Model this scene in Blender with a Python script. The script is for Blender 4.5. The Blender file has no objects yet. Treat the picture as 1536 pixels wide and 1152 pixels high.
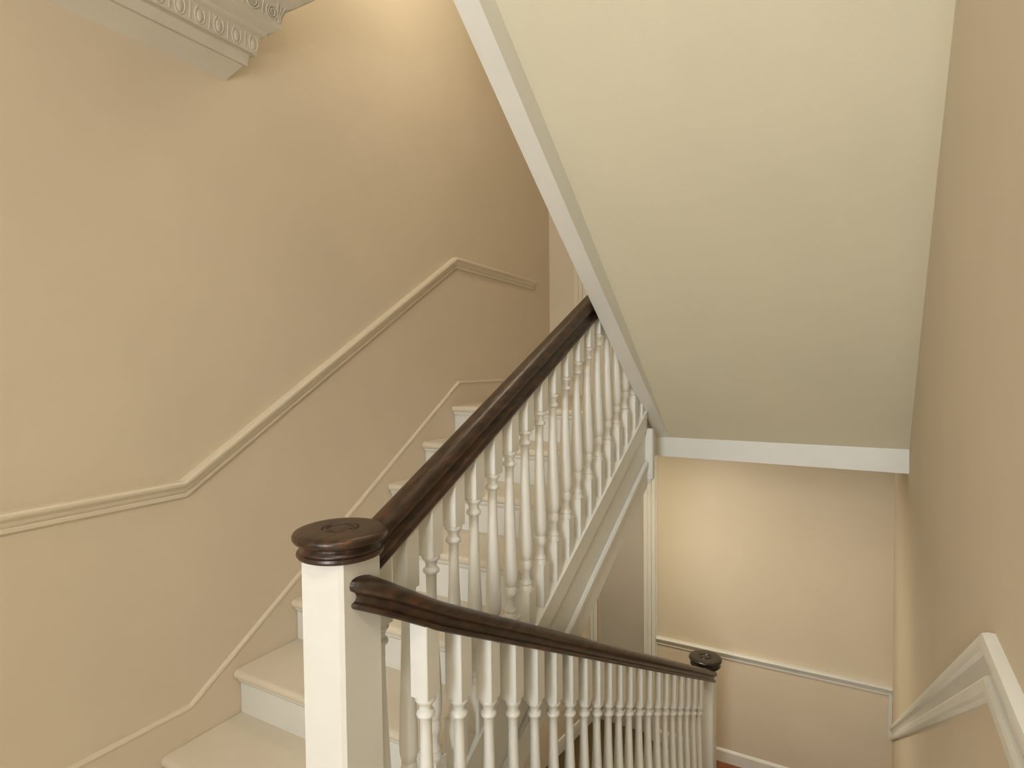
import bpy, bmesh, math, random
from mathutils import Vector, Matrix
random.seed(4)
S = bpy.context.scene
COL = S.collection
Z0 = 3.02            # eye height above the lower hall floor; coordinates below are relative to the eye

# ------------------------------------------------------------------ camera
F_PX, YAW, PITCH, ROLL = 889.1, math.radians(29.49), math.radians(1.893), math.radians(-.603)
fw = Vector((-math.sin(YAW)*math.cos(PITCH), math.cos(YAW)*math.cos(PITCH), -math.sin(PITCH)))
rt0 = Vector((math.cos(YAW), math.sin(YAW), 0)); up0 = rt0.cross(fw)
rt = rt0*math.cos(ROLL)+up0*math.sin(ROLL); upv = up0*math.cos(ROLL)-rt0*math.sin(ROLL)
cd = bpy.data.cameras.new('camera'); cam = bpy.data.objects.new('camera', cd); COL.objects.link(cam)
cd.sensor_fit = 'HORIZONTAL'; cd.sensor_width = 36; cd.lens = 36*F_PX/1536; cd.clip_start = .02
M = Matrix((rt, upv, -fw)).transposed().to_4x4(); M.translation = (0, 0, Z0); cam.matrix_world = M
S.camera = cam

def ray(px, py):
    return rt*((px-768)/F_PX) - upv*((py-576)/F_PX) + fw
def on_plane(px, py, P, n):
    v = ray(px, py); n = Vector(n); return v*(Vector(P).dot(n)/v.dot(n))

# ------------------------------------------------------------------ light and exposure
S.view_settings.view_transform = 'Standard'; S.view_settings.look = 'None'
S.view_settings.gamma = 1; S.view_settings.use_curve_mapping = False
S.view_settings.exposure = 0.22
W = bpy.data.worlds.new('world'); S.world = W; W.use_nodes = True
W.node_tree.nodes['Background'].inputs[0].default_value = (.75, .85, 1, 1)
W.node_tree.nodes['Background'].inputs[1].default_value = 1.0
def area(name, loc, size, power, col, rot, sy=None):
    l = bpy.data.lights.new(name, 'AREA'); l.energy = power; l.color = col; l.size = size
    if sy: l.shape = 'RECTANGLE'; l.size_y = sy
    o = bpy.data.objects.new(name, l); COL.objects.link(o)
    o.location = (loc[0], loc[1], loc[2]+Z0); o.rotation_euler = rot; return o
def point(name, loc, power, col, r=.12):
    l = bpy.data.lights.new(name, 'POINT'); l.energy = power; l.color = col; l.shadow_soft_size = r
    o = bpy.data.objects.new(name, l); COL.objects.link(o); o.location = (loc[0], loc[1], loc[2]+Z0); return o
# daylight from behind the camera, a lamp in the upper hall, added fill lights
area('window_daylight', (-.25, -3.05, .62), .95, 86, (.93, .97, 1), (math.pi/2, 0, 0), 1.5)
area('landing_window_fill', (-1.5, -1.55, .70), .75, 2.5, (.95, .98, 1), (math.pi/2, 0, 0), 1.1)  # added fill for the right wall, set at the second window
point('landing_fill_lamp', (-.12, -.25, 1.20), 20, (1, .97, .90), .14)  # added lamp, lifts the landing and its side walls
point('upper_hall_lamp', (-1.25, 2.35, 2.25), 21, (1, .89, .68), .16)
area('lower_hall_fill_lamp', (-1.15, 3.5, -.56), .25, 15, (1, .91, .70), (0, 0, 0))  # unseen lamp added to brighten the left of the lower back wall

# ------------------------------------------------------------------ materials
def mat(name, col, rough=.5, var=.04, scale=3, bump=0, bscale=200, spec=.5, stretch=None):
    m = bpy.data.materials.new(name); m.use_nodes = True; nt = m.node_tree; b = nt.nodes['Principled BSDF']
    b.inputs['Roughness'].default_value = rough; b.inputs['Specular IOR Level'].default_value = spec
    tc = nt.nodes.new('ShaderNodeTexCoord'); mp = nt.nodes.new('ShaderNodeMapping')
    g = nt.nodes.new('ShaderNodeNewGeometry')
    nt.links.new(g.outputs['Position'], mp.inputs['Vector'])
    if stretch: mp.inputs['Scale'].default_value = stretch
    n = nt.nodes.new('ShaderNodeTexNoise'); n.inputs['Scale'].default_value = scale; n.inputs['Detail'].default_value = 5
    nt.links.new(mp.outputs[0], n.inputs['Vector'])
    r = nt.nodes.new('ShaderNodeValToRGB')
    r.color_ramp.elements[0].position = .3; r.color_ramp.elements[1].position = .7
    r.color_ramp.elements[0].color = tuple(c*(1-var) for c in col)+(1,)
    r.color_ramp.elements[1].color = tuple(min(1, c*(1+var)) for c in col)+(1,)
    nt.links.new(n.outputs['Fac'], r.inputs[0]); nt.links.new(r.outputs[0], b.inputs['Base Color'])
    if bump:
        n2 = nt.nodes.new('ShaderNodeTexNoise'); n2.inputs['Scale'].default_value = bscale
        nt.links.new(mp.outputs[0], n2.inputs['Vector'])
        bp = nt.nodes.new('ShaderNodeBump'); bp.inputs['Strength'].default_value = bump; bp.inputs['Distance'].default_value = .002
        nt.links.new(n2.outputs['Fac'], bp.inputs['Height']); nt.links.new(bp.outputs[0], b.inputs['Normal'])
    return m, r, b
WALL = mat('wall_paint', (.72, .625, .485), .85, .025, 2.2, .15, 160)[0]
SOFF = mat('soffit_paint', (.74, .69, .53), .85, .025, 2.2, .15, 160)[0]
CREAM = mat('cream_gloss_paint', (.78, .775, .725), .38, .02, 8, .08, 60)[0]
STEP = mat('cream_step_paint', (.74, .67, .545), .5, .03, 5, .1, 80)[0]
PLAST = mat('plaster_cornice_paint', (.70, .66, .56), .8, .03, 9, .15, 120)[0]
BEIGE = mat('warm_cream_trim_paint', (.77, .69, .55), .5, .02, 8)[0]
GREY = mat('grey_door_paint', (.52, .48, .43), .6, .03, 4)[0]
OAK = mat('red_brown_floorboards', (.22, .07, .022), .35, .35, 6, stretch=(3, 1, 3))[0]
DKFL = mat('dark_carpet', (.10, .075, .03), .9, .2, 40)[0]
def wood(name, gl, worn):
    m, r, b = mat(name, (.03, .014, .008), gl, .3, 3.2, .25, 7, .55, stretch=(22, 3, 14))
    e = r.color_ramp
    e.elements[0].position = .36; e.elements[0].color = (.020, .010, .005, 1)
    e.elements[1].position = .60; e.elements[1].color = (.055, .027, .014, 1)
    x = e.elements.new(.72); x.color = worn+(1,)
    return m
WOOD = wood('dark_mahogany', .36, (.115, .040, .018))
WOOD2 = wood('dark_mahogany_cap', .34, (.16, .060, .026))
BLKW = mat('almost_black_wood', (.016, .012, .007), .25, .3, 6)[0]

# ------------------------------------------------------------------ builders
WLOC = {}
def mesh(name, vs, fs, m, parent=None, smooth=False, bevel=0, autos=None):
    vs = [Vector(v)+Vector((0, 0, Z0)) for v in vs]
    lo = Vector([min(v[i] for v in vs) for i in range(3)]); hi = Vector([max(v[i] for v in vs) for i in range(3)])
    c = Vector(((lo.x+hi.x)/2, (lo.y+hi.y)/2, lo.z))
    me = bpy.data.meshes.new(name); me.from_pydata([v-c for v in vs], [], fs)
    bm = bmesh.new(); bm.from_mesh(me); bmesh.ops.recalc_face_normals(bm, faces=bm.faces)
    if bevel: bmesh.ops.bevel(bm, geom=list(bm.edges), offset=bevel, segments=2, affect='EDGES', clamp_overlap=True)
    if smooth:
        for f in bm.faces: f.smooth = True
        for e in bm.edges:
            if len(e.link_faces) == 2 and e.calc_face_angle(0) > math.radians(autos or 35): e.smooth = False
    bm.to_mesh(me); bm.free(); me.materials.append(m)
    o = bpy.data.objects.new(name, me); COL.objects.link(o)
    if parent: o.parent = parent; o.location = c-WLOC[parent.name]
    else: o.location = c
    WLOC[o.name] = c; return o
def empty(name, loc):
    o = bpy.data.objects.new(name, None); COL.objects.link(o); o.location = Vector(loc)+Vector((0, 0, Z0))
    WLOC[o.name] = o.location.copy(); return o
def tag(o, label=None, cat=None, group=None, kind=None):
    if label: o['label'] = label
    if cat: o['category'] = cat
    if group: o['group'] = group
    if kind: o['kind'] = kind
    return o
BF = [(0, 3, 2, 1), (4, 5, 6, 7), (0, 1, 5, 4), (1, 2, 6, 5), (2, 3, 7, 6), (3, 0, 4, 7)]
def box(name, x0, x1, y0, y1, z0, z1, m, parent=None, bevel=0):
    return mesh(name, [(x0,y0,z0),(x1,y0,z0),(x1,y1,z0),(x0,y1,z0),(x0,y0,z1),(x1,y0,z1),(x1,y1,z1),(x0,y1,z1)], BF, m, parent, bevel > 0, bevel)
def loft(name, rings, m, parent=None, closed=True, caps=True, smooth=True, autos=None):
    n = len(rings[0]); vs = [v for r in rings for v in r]; fs = []
    for i in range(len(rings)-1):
        for j in range(n if closed else n-1):
            a, b = i*n+j, i*n+(j+1) % n; fs.append((a, b, b+n, a+n))
    if caps: fs += [tuple(range(n))[::-1], tuple(range((len(rings)-1)*n, len(rings)*n))]
    return mesh(name, vs, fs, m, parent, smooth, 0, autos)
def lathe(cx, cy, prof, seg=20):
    return [[(cx+r*math.cos(2*math.pi*k/seg), cy+r*math.sin(2*math.pi*k/seg), z) for k in range(seg)] for r, z in prof]
def moulding(name, pts, nrm, prof, m, parent=None):
    """profile (out, up) swept on a wall along pts, mitred at the bends; 'up' lies in the wall"""
    pts = [Vector(p) for p in pts]; nrm = Vector(nrm).normalized(); rings = []
    ds = [(pts[i+1]-pts[i]).normalized() for i in range(len(pts)-1)]
    ups = [nrm.cross(d) for d in ds]; ups = [u if u.z > 0 else -u for u in ups]
    for i, p in enumerate(pts):
        if i == 0: u = ups[0]
        elif i == len(pts)-1: u = ups[-1]
        else: u = (ups[i-1]+ups[i]).normalized(); u = u/u.dot(ups[i])
        rings.append([p+nrm*a+u*b for a, b in prof])
    return loft(name, rings, m, parent, autos=25)
def arc(cx, cy, r, a0, a1, n=5):
    return [(cx+r*math.cos(math.radians(a0+(a1-a0)*i/n)), cy+r*math.sin(math.radians(a0+(a1-a0)*i/n))) for i in range(n+1)]

# ------------------------------------------------------------------ dimensions
XL, D1, D2 = -2.06, 4.6, 4.263
F1, LAND, F2, TOP = -3.02, -1.527, -.244, 2.75
def xr(y): return .195+.0275*(y-1.578)
NRM_R = Vector((-1, .0275, 0)).normalized()
def on_right(px, py, out=0): return on_plane(px, py, Vector((xr(0), 0, 0))+NRM_R*out, NRM_R)
NY = [2.89, 2.602, 2.317, 2.005, 1.698, 1.420, 1.137]
NZ = [-.244, -.425, -.606, -.793, -.990, -1.167, -1.343]

# ------------------------------------------------------------------ the room
def st(o): return tag(o, kind='structure')
st(box('wall_left', XL-.12, XL, -1.6, D2+.35, F1-.1, TOP, WALL))
# right wall runs slightly splayed, and stops short of the landing alcove
y0, y1 = .55, D1+.05
st(mesh('wall_right', [(xr(y0),y0,F1-.1),(xr(y0)+.12,y0,F1-.1),(xr(y1)+.12,y1,F1-.1),(xr(y1),y1,F1-.1),
                       (xr(y0),y0,TOP),(xr(y0)+.12,y0,TOP),(xr(y1)+.12,y1,TOP),(xr(y1),y1,TOP)], BF, WALL))
st(box('wall_alcove_front', xr(y0)+.12, 1.5, .55, .67, F1-.1, TOP, WALL))
st(box('wall_alcove_right', 1.5, 1.62, -1.6, .67, F1-.1, TOP, WALL))
# lower hall back wall with a door recess at its left end
DX0, DX1, DZ = -1.80, -1.402, -.62
def wall_open(name, x0, x1, z0, z1, ox0, ox1, oz0, oz1, ya, yb, m):
    vs, fs = [], []
    for a, b, c, d in ((x0, ox0, z0, z1), (ox1, x1, z0, z1), (ox0, ox1, oz1, z1), (ox0, ox1, z0, oz0)):
        if b-a < 1e-4 or d-c < 1e-4: continue
        k = len(vs)
        vs += [(a,ya,c),(b,ya,c),(b,yb,c),(a,yb,c),(a,ya,d),(b,ya,d),(b,yb,d),(a,yb,d)]
        fs += [tuple(k+i for i in f) for f in BF]
    return st(mesh(name, vs, fs, m))
wall_open('wall_back', XL, xr(D1), F1-.1, -.48, DX0, DX1, F1-.1, DZ, D1, D1+.12, WALL)
st(box('wall_back_upper', XL, xr(D2), D2, D2+.12, -.48, TOP, WALL))
st(box('floor_lower_hall', XL, 1.5, -1.6, D1, F1-.08, F1, OAK))
st(box('floor_doorway', XL, -1.16, 2.6, D1+.12, F1-.05, F1+.004, DKFL))
st(box('floor_landing', -2.06, 1.5, -1.6, 1.137, LAND-.2, LAND, STEP))
st(box('floor_upper_hall', XL, -.86, 3.0, D2, -.48, F2, STEP))
st(box('floor_upper_hall', -.86, xr(3.1), 3.09, D2, -.47, F2, STEP))
st(box('ceiling', XL-.1, 1.6, -1.7, D2+.4, TOP, TOP+.1, WALL))
st(box('ceiling_landing', XL, -.86, -1.5, 1.70, 1.47, 1.75, WALL))
st(box('ceiling_landing', -.86, 1.5, -1.5, .50, 1.47, 1.75, WALL))
# rear wall: unseen passage guessed to narrow the daylight, added fill window beside it
wall_open('wall_rear', -1.0, 1.5, F1-.1, TOP, -.85, .40, LAND, 1.15, -1.72, -1.6, WALL)
wall_open('wall_rear_left', XL, -1.0, F1-.1, TOP, -1.90, -1.10, .14, 1.26, -1.72, -1.6, WALL)
st(box('wall_passage_left', -.97, -.85, -3.2, -1.72, LAND-.2, TOP, WALL))
st(box('wall_passage_right', .40, .52, -3.2, -1.72, LAND-.2, TOP, WALL))
st(box('floor_passage', -.85, .40, -3.2, -1.6, LAND-.2, LAND, STEP))
st(box('ceiling_passage', -.85, .40, -3.2, -1.72, 1.55, 1.65, WALL))
wall_open('wall_passage_end', -.97, .52, LAND-.2, TOP, -.75, .25, -.20, 1.42, -3.32, -3.2, WALL)
def window(n, x0, x1, z0, z1, y):
    w = st(box('window_%d' % n, x0-.06, x1+.06, y, y+.06, z0-.04, z0, CREAM)); xm, zm = (x0+x1)/2, (z0+z1)/2
    for a, b, c, d in ((x0, x0+.05, z0, z1), (x1-.05, x1, z0, z1), (x0+.05, x1-.05, z1-.05, z1), (x0+.05, x1-.05, z0, z0+.05), (xm-.015, xm+.015, z0+.05, z1-.05), (x0+.05, x1-.05, zm-.015, zm+.015)):
        box('window_bar', a, b, y-.10, y-.05, c, d, CREAM, w)
window(1, -.75, .25, -.20, 1.42, -3.2)
window(2, -1.90, -1.10, .14, 1.26, -1.6)  # unseen window, added to go with the right wall fill
def globe_lamp(x, y, zc, drop, label):
    o = tag(empty('pendant_lamp', (x, y, zc-drop)), label, 'lamp')
    loft('ceiling_rose', lathe(x, y, [(.001, zc), (.05, zc), (.045, zc-.015), (.012, zc-.025), (.001, zc-.025)], 24), CREAM, o)
    loft('rod', lathe(x, y, [(.001, zc-.02), (.006, zc-.02), (.006, zc-drop+.02), (.001, zc-drop+.02)], 10), BLKW, o)
    loft('shade', lathe(x, y, [(.03, zc-drop+.03), (.06, zc-drop+.02), (.19, zc-drop-.02), (.188, zc-drop-.022), (.058, zc-drop+.015), (.03, zc-drop+.025)], 28), CREAM, o, caps=False)
globe_lamp(-.12, -.25, 1.47, .10, 'small unseen pendant lamp added to light the landing')  # fixture added around the landing fill light
globe_lamp(-1.25, 2.35, TOP, .30, 'small pendant lamp above the rising flight')
# flush ceiling lamp added to house the unseen lower hall fill light
lp = tag(empty('fill_ceiling_lamp', (-1.15, 3.5, -.54)), 'round flush ceiling lamp added unseen under the upper hall floor', 'lamp')
loft('fill_lamp_base', lathe(-1.15, 3.5, [(.001, -.48), (.15, -.48), (.15, -.505), (.13, -.51), (.001, -.51)], 28), CREAM, lp)
EMI = bpy.data.materials.new('fill_lamp_glass'); EMI.use_nodes = True
EMI.node_tree.nodes['Principled BSDF'].inputs['Emission Color'].default_value = (1, .9, .7, 1); EMI.node_tree.nodes['Principled BSDF'].inputs['Emission Strength'].default_value = 3
loft('fill_lamp_glass', lathe(-1.15, 3.5, [(.001, -.511), (.125, -.511), (.115, -.53), (.07, -.545), (.001, -.55)], 28), EMI, lp)

# lower hall: baseboards, door casing, grey door
bb = [(0, 0), (.016, 0), (.016, .082), (.010, .092), (.004, .097), (0, .097)]
st(moulding('baseboard_back', [(-1.285, D1, F1), (xr(D1), D1, F1)], (0, -1, 0), bb, CREAM))
dr = tag(empty('door_1', (DX0, D1+.06, F1)), kind='structure')
box('door_leaf', DX0, DX1, D1+.06, D1+.10, F1+.005, DZ, GREY, dr)
box('kick_board', DX0, DX1, D1+.045, D1+.06, F1+.005, F1+.12, GREY, dr, .003)
def casing(parent, x0, x1, y, z0, z1, m):
    w = x1-x0
    for a, b, t in ((0, 1, .012), (.0, .30, .020), (.36, .60, .026), (.68, .93, .034)):
        box('casing_moulding', x0+a*w, x0+b*w, y-t, y, z0, z1, m, parent, .003)
casing(dr, -1.402, -1.297, D1, F1, -.55, CREAM)
casing(dr, DX0-.0, DX0-.10, D1, F1, -.55, CREAM)
mesh('casing_head', [(DX0-.1,D1-.03,DZ),(DX1+.1,D1-.03,DZ),(DX1+.1,D1,DZ),(DX0-.1,D1,DZ),(DX0-.1,D1-.03,DZ+.1),(DX1+.1,D1-.03,DZ+.1),(DX1+.1,D1,DZ+.1),(DX0-.1,D1,DZ+.1)], BF, CREAM, dr)
# lower hall left wall stands a little in front of the stair wall
pl = [(-2.0, 3.2), (-1.93, 4.02), (-1.86, D1)]
st(mesh('wall_hall', [(x, y, z) for z in (F1, -.98) for x, y in pl]+[(XL, y, z) for z in (F1, -.98) for x, y in pl],
        [(0,1,4,3),(1,2,5,4),(0,1,7,6),(1,2,8,7),(3,4,10,9),(4,5,11,10),(0,3,9,6),(2,5,11,8),(6,7,10,9),(7,8,11,10)], WALL))
st(moulding('baseboard_hall', [(-1.93, 4.02, F1), (-1.86, D1-.002, F1)], (.99, -.12, 0), [(0,0),(.014,0),(.014,.085),(.008,.11),(0,.115)], CREAM))
# upper hall: casing on the back wall and baseboard
d2 = tag(empty('door_2', (-1.78, D2, F2)), kind='structure')
for a, b, t in ((0, 1, .010), (.12, .30, .020), (.40, .58, .022), (.68, .95, .03)):
    box('casing_moulding', -1.722-.122*(1-a)+0, -1.722-.122*(1-b), D2-t, D2, F2, 2.05, BEIGE, d2, .002)
box('door_leaf', -1.722, -1.0, D2-.015, D2, F2+.004, 1.98, BEIGE, d2)
st(moulding('baseboard_upper', [(XL, D2, F2), (-1.846, D2, F2)], (0, -1, 0), [(a, b*1.35) for a, b in bb], WALL))

# dado rails
def dado(h, k=1):
    s = h/.066
    return [(a*k, b) for a, b in _dado(s)]
def _dado(s):
    return [(0, 0), (.008, 0), (.012, .004*s), (.012, .014*s), (.009, .018*s)] + [(.010+.010*math.sin(t), (.020+.018*(1-math.cos(t)))*s) for t in (0, .5, 1.0, 1.45)] + \
           [(.026, .044*s), (.033, .047*s), (.036, .053*s), (.036, .059*s), (.030, .065*s), (.018, .066*s), (0, .066*s)]
h = .064
pts = [(XL, -1.5, -.397-h), (XL, 1.255, -.399-h), (XL, 2.954, .642-h), (XL, 3.966, .622-h)]
st(moulding('trim_1', pts, (1, 0, 0), dado(h), BEIGE))
st(moulding('trim_2', [(-1.30, D1, -2.166-.062), (xr(D1), D1, -2.166-.062)], (0, -1, 0), dado(.062), CREAM))
a = on_right(1339, 1093); bnd = on_right(1475, 956, .016)
h = .080
R0 = Vector((xr(.55), .55, bnd.z-h)); R1 = Vector((xr(bnd.y), bnd.y, bnd.z-h)); R2 = Vector((xr(D1-.04), D1-.04, bnd.z-h-(bnd.z-a.z)/(a.y-bnd.y)*(D1-.04-bnd.y)))
st(moulding('trim_3', [R0, R1, R2], NRM_R, [(0,0),(.012,0),(.0145,.005),(.0145,.020),(.012,.025),(.0045,.027),(.004,.036),(.006,.048),(.010,.054),(.016,.057),(.0175,.063),(.0175,.072),(.015,.078),(.008,.080),(0,.080)], CREAM))
st(box('trim_4', xr(D1)-.022, xr(D1)-.002, D1-.03, D1-.002, R2.z, -2.166-.05, CREAM))

# ------------------------------------------------------------------ lower edge beam of the upper floor and the flight above
bm_ = st(mesh('trim_5', [(-.90,3.05,-.484),(xr(3.05),3.05,-.489),(xr(3.09),3.09,-.489),(-.90,3.09,-.484),
                   (-.90,3.05,-.380),(xr(3.05),3.05,-.384),(xr(3.09),3.09,-.384),(-.90,3.09,-.380)], BF, CREAM, None))
flight = tag(empty('staircase', (-.83, 3.05, -.40)), 'flight above with smooth sloping plaster soffit and cream outer string', 'staircase')
def quad(P, y):     # parabola through three points (y, z)
    (a, A), (b, B), (c, C) = P
    return A*(y-b)*(y-c)/((a-b)*(a-c))+B*(y-a)*(y-c)/((b-a)*(b-c))+C*(y-a)*(y-b)/((c-a)*(c-b))
SB = [(1.246, .91), (1.79, .500), (3.05, -.385)]
SO = [(1.341, .938), (1.905, .520), (3.05, -.384)]
def zsb(y): return quad(SB, y) if y > 1.246 else .91+.79*(1.246-y)
def zso(y): return quad(SO, y) if y > 1.341 else .938+.77*(1.341-y)
ys = [.50+i*.15 for i in range(17)]+[3.05]
loft('string_board', [[(-.862,y,zsb(y)),(-.796,y,zsb(y)),(-.796,y,zsb(y)+.36),(-.862,y,zsb(y)+.36)] for y in ys], CREAM, flight, autos=30)
loft('sloping_soffit', [[(-.80,y,zso(y)),(xr(y),y,zso(y)),(xr(y),y,zso(y)+.10),(-.80,y,zso(y)+.10)] for y in ys], SOFF, flight, autos=30)
# treads of the flight above
for i in range(9):
    ya = 3.05-.28*i
    za = zso(ya-.14)+.27
    box('tread', -.796, xr(ya-.3), ya-.30, ya, za, za+.035, STEP, flight)

# ------------------------------------------------------------------ the rising flight
up = tag(empty('staircase', (-1.5, 2.0, LAND)), 'cream painted flight rising along the tan left wall', 'staircase')
def xu(y): return -.927+(y-1.827)*.047/.859
zt = lambda y: -.837+.606*(y-1.81)          # top of the closed string
for i in range(7):
    yb = NY[i-1]+.03 if i else 3.0
    y, z = NY[i], NZ[i]
    xa = xu(y)-.02
    t = .036
    prof = [(yb, z), (y+.014, z), (y+.006, z-.004), (y+.001, z-.010), (y, z-.018), (y+.002, z-.027), (y+.009, z-.034), (y+.018, z-t), (yb, z-t)]
    tr = loft('tread', [[(x, a, b) for a, b in prof] for x in (XL+.012, xa)], STEP, up, autos=40)
    sc = [(y+.030, z-t), (y+.016, z-t), (y+.016, z-t-.008), (y+.022, z-t-.014), (y+.027, z-t-.022), (y+.030, z-t-.024)]
    loft('scotia', [[(x, a, b) for a, b in sc] for x in (XL+.014, xa)], CREAM, tr)
    zb = NZ[i+1] if i < 6 else LAND
    box('riser', XL+.012, xa, y+.030, y+.048, zb-.02, z-t+.002, CREAM, up)
# wall skirting along the steps with a bead on its top
SK = [(XL, -1.5, -1.224), (XL, 1.252, -1.224), (XL, 2.976, -.109), (XL, D2-.02, -.118)]
sk = st(mesh('baseboard_left', [(XL+o, y, z+dz) for o in (0, .010) for (x, y, z) in SK for dz in (0, -.42)],
     [(0,2,3,1),(2,4,5,3),(4,6,7,5),(8,9,11,10),(10,11,13,12),(12,13,15,14),(0,8,10,2),(2,10,12,4),(4,12,14,6),(0,1,9,8),(6,14,15,7),(1,3,11,9),(3,5,13,11),(5,7,15,13)], WALL))
st(moulding('trim_6', SK, (1, 0, 0), [(0, -.004), (.013, -.004), (.015, .002), (.013, .009), (.006, .012), (0, .012)], BEIGE))

# closed string: board, proud top strip, bead, bottom strip
def strip(name, o0, o1, d0, d1, m, parent, y0=1.02, y1=2.81, bev=0):
    vs = []
    for y in (y0, y1):
        for o, d in ((o0, d0), (o1, d0), (o1, d1), (o0, d1)): vs.append((xu(y)+o, y, zt(y)-d))
    return mesh(name, vs, [(0,1,2,3),(7,6,5,4),(0,4,5,1),(1,5,6,2),(2,6,7,3),(3,7,4,0)], m, parent, bev > 0, bev)
sb = strip('string_board', -.025, .022, .004, .374, CREAM, up)
strip('string_cap', -.030, .034, 0, .012, CREAM, sb)
strip('string_top_strip', .022, .032, .012, .086, CREAM, sb)
strip('string_bead', .022, .040, .238, .268, CREAM, sb, bev=.004)
strip('string_foot_strip', .022, .031, .268, .372, CREAM, sb)
XS = XL+.014
mesh('stair_soffit', [(XS, 1.05, zt(1.05)-.372), (xu(1.05)-.02, 1.05, zt(1.05)-.372), (xu(2.9)-.02, 2.9, zt(2.9)-.372), (XS, 2.9, zt(2.9)-.372),
                      (XS, 1.05, zt(1.05)-.345), (xu(1.05)-.02, 1.05, zt(1.05)-.345), (xu(2.9)-.02, 2.9, zt(2.9)-.345), (XS, 2.9, zt(2.9)-.345)], BF, WALL, up)
# drop post at the head of the string
dp = tag(empty('newel_post', (-.85, 2.92, -.6)), 'short square cream drop post at the head of the rising string', 'post')
px0, px1, py0, py1 = -.905, -.816, 2.812, 2.852
box('post_block', px0, px1, py0, py1, -.565, -.318, CREAM, dp, .004)
mesh('post_tip', [(px0+.004,py0+.004,-.566),(px1-.004,py0+.004,-.566),(px1-.004,py1-.004,-.566),(px0+.004,py1-.004,-.566),(px0+.03,py0+.014,-.595),(px1-.03,py0+.014,-.595),(px1-.03,py1-.014,-.595),(px0+.03,py1-.014,-.595)], BF, CREAM, dp)

# ------------------------------------------------------------------ handrail, balusters
def rail_profile(w, h):
    a = w/2
    right = [(0, h), (a*.45, h*.985), (a*.78, h*.93), (a*.97, h*.82), (a, h*.70), (a*.93, h*.60), (a*.74, h*.545), (a*.66, h*.52), (a*.55, h*.45), (a*.50, h*.34),
             (a*.62, h*.25), (a*.72, h*.205), (a*.86, h*.185), (a*.92, h*.12), (a*.86, h*.04), (a*.76, 0)]
    return right+[(-x, z) for x, z in reversed(right[1:])]
def rail(name, path, prof, m, parent):
    path = [Vector(p) for p in path]; rings = []
    for i, p in enumerate(path):
        t = (path[min(i+1, len(path)-1)]-path[max(i-1, 0)])
        if i == 0: t = path[1]-path[0]
        t.normalize(); side = t.cross(Vector((0, 0, 1))).normalized(); u = side.cross(t)
        rings.append([p+side*a+u*b for a, b in prof])
    return loft(name, rings, m, parent, autos=50)
ZV = [0, .06, .10, .16]
def baluster(parent, x, y, w, z_rail, s_rail, z_tb, z_lb, z_ft, s_ft):
    """square top block, turned vase shaft, square foot block"""
    H = z_tb-z_lb; a = w/2
    p = lambda t: z_tb-H*t
    prof = [(.0, p(0)+.002), (.021, p(0)+.002), (.0238, p(.006)), (.0238, p(.018)), (.0195, p(.027)), (.0165, p(.034)), (.0145, p(.048)), (.0148, p(.060)), (.0200, p(.068)),
            (.0216, p(.076)), (.0208, p(.086)), (.0165, p(.092)), (.0138, p(.098)), (.0135, p(.16)), (.0143, p(.25)), (.0162, p(.36)), (.0187, p(.48)), (.0213, p(.59)),
            (.0231, p(.68)), (.0238, p(.73)), (.0230, p(.770)), (.0205, p(.798)), (.0160, p(.815)), (.0185, p(.820)), (.0190, p(.834)), (.0205, p(.845)), (.0200, p(.868)), (.0160, p(.880)),
            (.0142, p(.893)), (.0140, p(.925)), (.0150, p(.942)), (.0190, p(.952)), (.0200, p(.964)), (.0170, p(.970)), (.0200, p(.980)), (.0225, p(.992)), (.0225, p(1.0)-.002), (0, p(1)-.002)]
    k = w/.047
    o = loft('baluster', lathe(x, y, [(max(r, .0005)*k, z) for r, z in prof], 18), CREAM, parent, autos=45)
    def blk(nm, zb0, sb_, zt0, st_):
        vs = [(x+sx*a, y+sy*a, zb0+sb_*sy*a) for sx, sy in ((-1,-1),(1,-1),(1,1),(-1,1))]+[(x+sx*a, y+sy*a, zt0+st_*sy*a) for sx, sy in ((-1,-1),(1,-1),(1,1),(-1,1))]
        mesh(nm, vs, BF, CREAM, o, True, .0015)
    blk('top_block', z_tb, 0, z_rail, s_rail)
    blk('foot_block', z_ft, s_ft, z_lb, 0)
    return o
balU = tag(empty('balustrade', (-.93, 1.9, LAND)), 'balustrade with dark handrail climbing beside the cream steps', 'balustrade')
zr_top = lambda y: -.360+.536*(y-1.066)
hU = .088
zr_bot = lambda y: zr_top(y)-hU*1.13
rail('handrail', [(xu(y), y, zr_bot(y)) for y in (1.035, 1.3, 1.7, 2.1, 2.5, 2.75)], rail_profile(.068, hU), WOOD, balU)
for i in range(-8, 11):
    y = 1.827+.0965*i
    zl = -.690+.610*(y-1.833); ztb = -.159+.585*(y-1.833)
    baluster(balU, xu(y), y, .0485, zr_bot(y)+.008, .536, ztb, zl, zt(y)-.002, .606)

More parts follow.
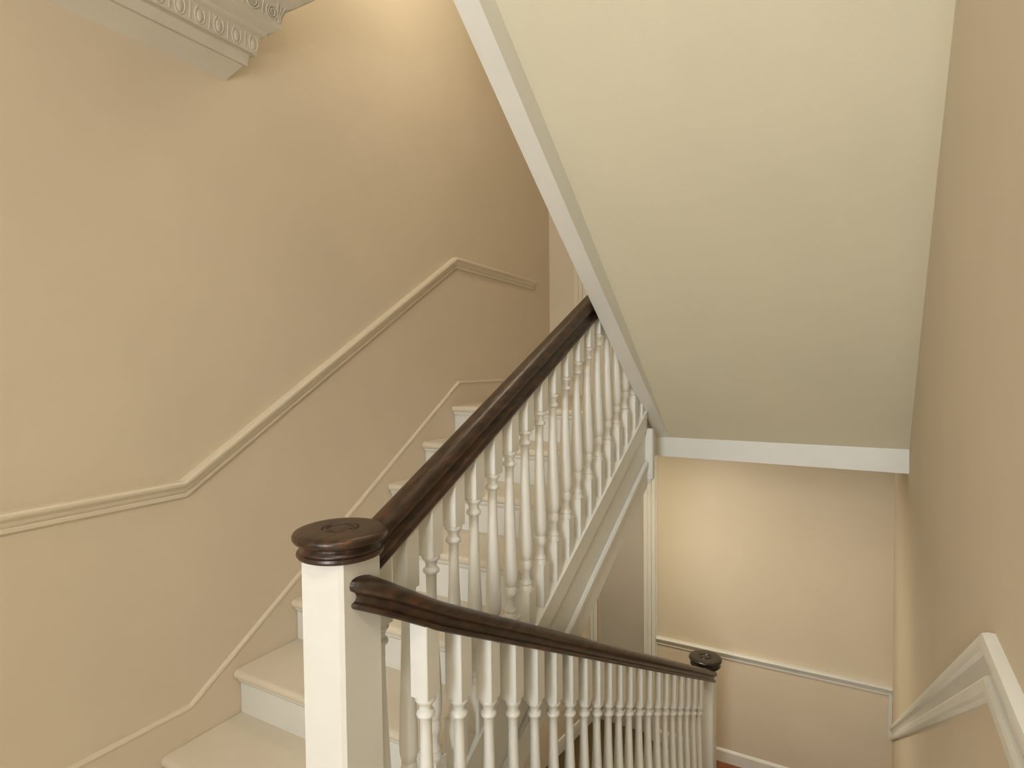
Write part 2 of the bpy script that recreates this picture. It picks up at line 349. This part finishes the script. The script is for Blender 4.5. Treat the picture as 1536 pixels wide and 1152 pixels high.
balD = tag(empty('balustrade', (-.77, 2.4, F1)), 'balustrade with dark curved handrail falling from the round capped post', 'balustrade')
def xd(y): return -.872+(y-1.06)*.0477
zd_top = lambda y: -.527-.5145*(y-1.061)
hD = .0665
zd_bot = lambda y: zd_top(y)-hD*1.12
path = []
B0, B1, B2 = Vector((-.955, .933)), Vector((-.872, .955)), Vector((xd(1.15), 1.15))
for t in range(0, 12):      # eased bend out of the side of the post
    u = t/11; q = B0*(1-u)**2+B1*2*u*(1-u)+B2*u*u
    path.append((q.x, q.y, zd_bot(q.y)+.020*max(0, (1.14-q.y)/.20)**1.3))
for y in (1.3, 1.6, 2.0, 2.5, 3.0, 3.5, 3.838): path.append((xd(y), y, zd_bot(y)))
rail('handrail', path, rail_profile(.066, hD), WOOD, balD)
PXB = [631, 682, 727, 764, 797, 825.5, 850.5, 872.5, 892, 909.5, 925.5, 941, 956.5, 970.5, 984, 996, 1007.5, 1018.5, 1029, 1039, 1048]
ang = lambda px: math.tan(YAW-math.atan((px-768)/F_PX))
yb_ = []
for px in PXB:
    k = ang(px); yb_.append((.872+.0477*1.06)/(k+.0477))
n = len(yb_)
for i, y in enumerate(yb_):
    if y > 3.80: continue
    zt_b = -.777-.513*(y-1.088)
    baluster(balD, xd(y), y, .050, zd_bot(y)+.008, -.513, zt_b, zt_b-.56, zt_b-.72, -.513)
# string of the falling flight, its treads and risers
dn = tag(empty('staircase', (-.3, 2.5, F1)), 'falling flight from the landing down to the lower hall', 'staircase')
zs = lambda y: -.777-.513*(y-1.088)-.715
mesh('string_board', [(xd(y)+o, y, zs(y)+d) for y in (1.06, 3.83) for o, d in ((-.025,-.30),(.025,-.30),(.025,0),(-.025,0))],
     [(0,1,2,3),(7,6,5,4),(0,4,5,1),(1,5,6,2),(2,6,7,3),(3,7,4,0)], CREAM, dn)
nR = 8; rr = (LAND-F1)/nR
for i in range(nR):
    y = 1.14+.345*i; z = LAND-rr*(i+1)
    if i < nR-1: box('tread', xd(y)+.03, xr(y)-.002, y-.0, y+.37, z-.036, z, STEP, dn)
    box('riser', xd(y)+.03, xr(y)-.004, y, y+.018, z, z+rr-.03, CREAM, dn)

# ------------------------------------------------------------------ newel posts
def newel(cx, cy, ztop, zbot, w, R, label, shaft_m, cap_m):
    o = tag(empty('newel_post', (cx, cy, zbot)), label, 'newel post')
    a = w/2; c = .008
    oc = [(-a+c,-a),(a-c,-a),(a,-a+c),(a,a-c),(a-c,a),(-a+c,a),(-a,a-c),(-a,-a+c)]
    loft('shaft', [[(cx+x, cy+y, z) for x, y in oc] for z in (zbot, ztop-.058)], CREAM, o, smooth=False)
    prof = [(.0, -.058), (.086, -.058), (.093, -.055), (.0955, -.050), (.094, -.045), (.089, -.042), (.088, -.039), (.0835, -.035), (.0815, -.030), (.083, -.0265), (.090, -.0255),
            (.099, -.022), (.1035, -.016), (.1035, -.009), (.100, -.004), (.092, -.001), (.080, 0), (.042, 0), (.0405, -.0025), (.038, -.0025), (.0365, 0), (.034, .0012), (.031, 0), (.029, -.003), (0.0005, -.003)]
    k = R/.104
    cp = loft('cap', lathe(cx, cy, [(max(r*k, .0004), ztop+z*k) for r, z in prof], 48), cap_m, o, autos=40)
    loft('cap_button', lathe(cx, cy, [(.0005, ztop-.004*k), (.026*k, ztop-.004*k), (.0255*k, ztop-.001*k), (.018*k, ztop+.0005*k), (.0005, ztop+.001*k)], 32), cap_m, cp)
    return o
newel(-.982, .952, -.360, LAND, .126, .104, 'square cream newel post on landing with large round mahogany cap', CREAM, WOOD2)
newel(-.787, 3.90, -1.905, F1, .120, .103, 'slim square newel post with black round cap at foot of falling handrail', CREAM, BLKW)

# ------------------------------------------------------------------ plaster cornice over the left wall
CP = [(0, 1.086), (.004, 1.092), (.039, 1.143), (.046, 1.149), (.054, 1.151), (.061, 1.188), (.070, 1.193), (.079, 1.195), (.083, 1.215), (.086, 1.24), (.088, 1.262), (.104, 1.270), (.108, 1.282),
      (.125, 1.290), (.142, 1.303), (.144, 1.32), (.147, 1.345), (.161, 1.380), (.195, 1.405), (.205, 1.418), (.232, 1.433), (.25, 1.45), (.25, 1.49), (0, 1.49)]
YE = 1.46
co = loft('trim_7', [[(XL+p, -1.5, z) for p, z in CP], [(XL+p, YE+p, z) for p, z in CP], [(XL, YE+p, z) for p, z in CP]], PLAST, None, autos=20)
st(co)
def tube(name, pts, r, m, parent, seg=6, closed=False):
    pts = [Vector(p) for p in pts]; rings = []
    for i, p in enumerate(pts):
        t = (pts[min(i+1, len(pts)-1)]-pts[max(i-1, 0)]).normalized()
        u = t.orthogonal().normalized() if abs(t.x) > .9 else t.cross(Vector((1, 0, 0))).normalized(); v = t.cross(u)
        rings.append([p+u*r*math.cos(2*math.pi*k/seg)+v*r*math.sin(2*math.pi*k/seg) for k in range(seg)])
    return loft(name, rings, m, parent)
def xegg(z): return XL+.079+(z-1.195)/(1.262-1.195)*.009
for i in range(9):
    yc = 1.522-.0715*i; zc = 1.230
    rings = []
    for j in range(7):           # egg, half sunk in the band
        f = j/6; rr_ = math.cos(f*math.pi/2)*.95+.02; dx = .006*math.sin(f*math.pi/2)
        rings.append([(xegg(zc)+dx-.001, yc+.0140*rr_*math.cos(t)*(1+.12*math.sin(t)), zc+.0245*rr_*math.sin(t)) for t in [2*math.pi*k/16 for k in range(16)]])
    loft('egg', rings, PLAST, co)
    th = [math.radians(a_) for a_ in range(-236, 57, 14)]
    tube('egg_rim', [(xegg(zc+.029*math.sin(t))+.0015, yc+.0182*math.cos(t), zc+.029*math.sin(t)) for t in th], .0027, PLAST, co)
    tube('dart', [(xegg(zc-.02)+.0005, yc-.0358, zc-.028), (xegg(zc)+.001, yc-.0358, zc-.01), (xegg(zc+.03)+.0005, yc-.0358, zc+.026)], .0022, PLAST, co)
def xscr(z): return XL+.144+(z-1.32)*.28
for i in range(5):
    yc = 1.557-.081*i; zc = 1.347
    sp = []
    for k in range(46):
        t = -k/45*2*math.pi*2.4-1.2; r_ = .005+.0225*k/45
        z = zc+r_*math.sin(t)
        sp.append((xscr(z)+.001, yc+r_*math.cos(t), z))
    tube('scroll', sp, .0026, PLAST, co)
    tube('leaf_rib', [(xscr(1.325), yc-.0405, 1.322), (xscr(1.345), yc-.042, 1.345), (xscr(1.37), yc-.040, 1.374)], .0024, PLAST, co)
for k in range(3):
    tube('leaf_rib', [(xscr(1.325), YE+.136-.003*k, 1.322), (xscr(1.35), YE+.136-.007*k, 1.35), (XL+.164, YE+.150-.018*k, 1.384)], .0028, PLAST, co)
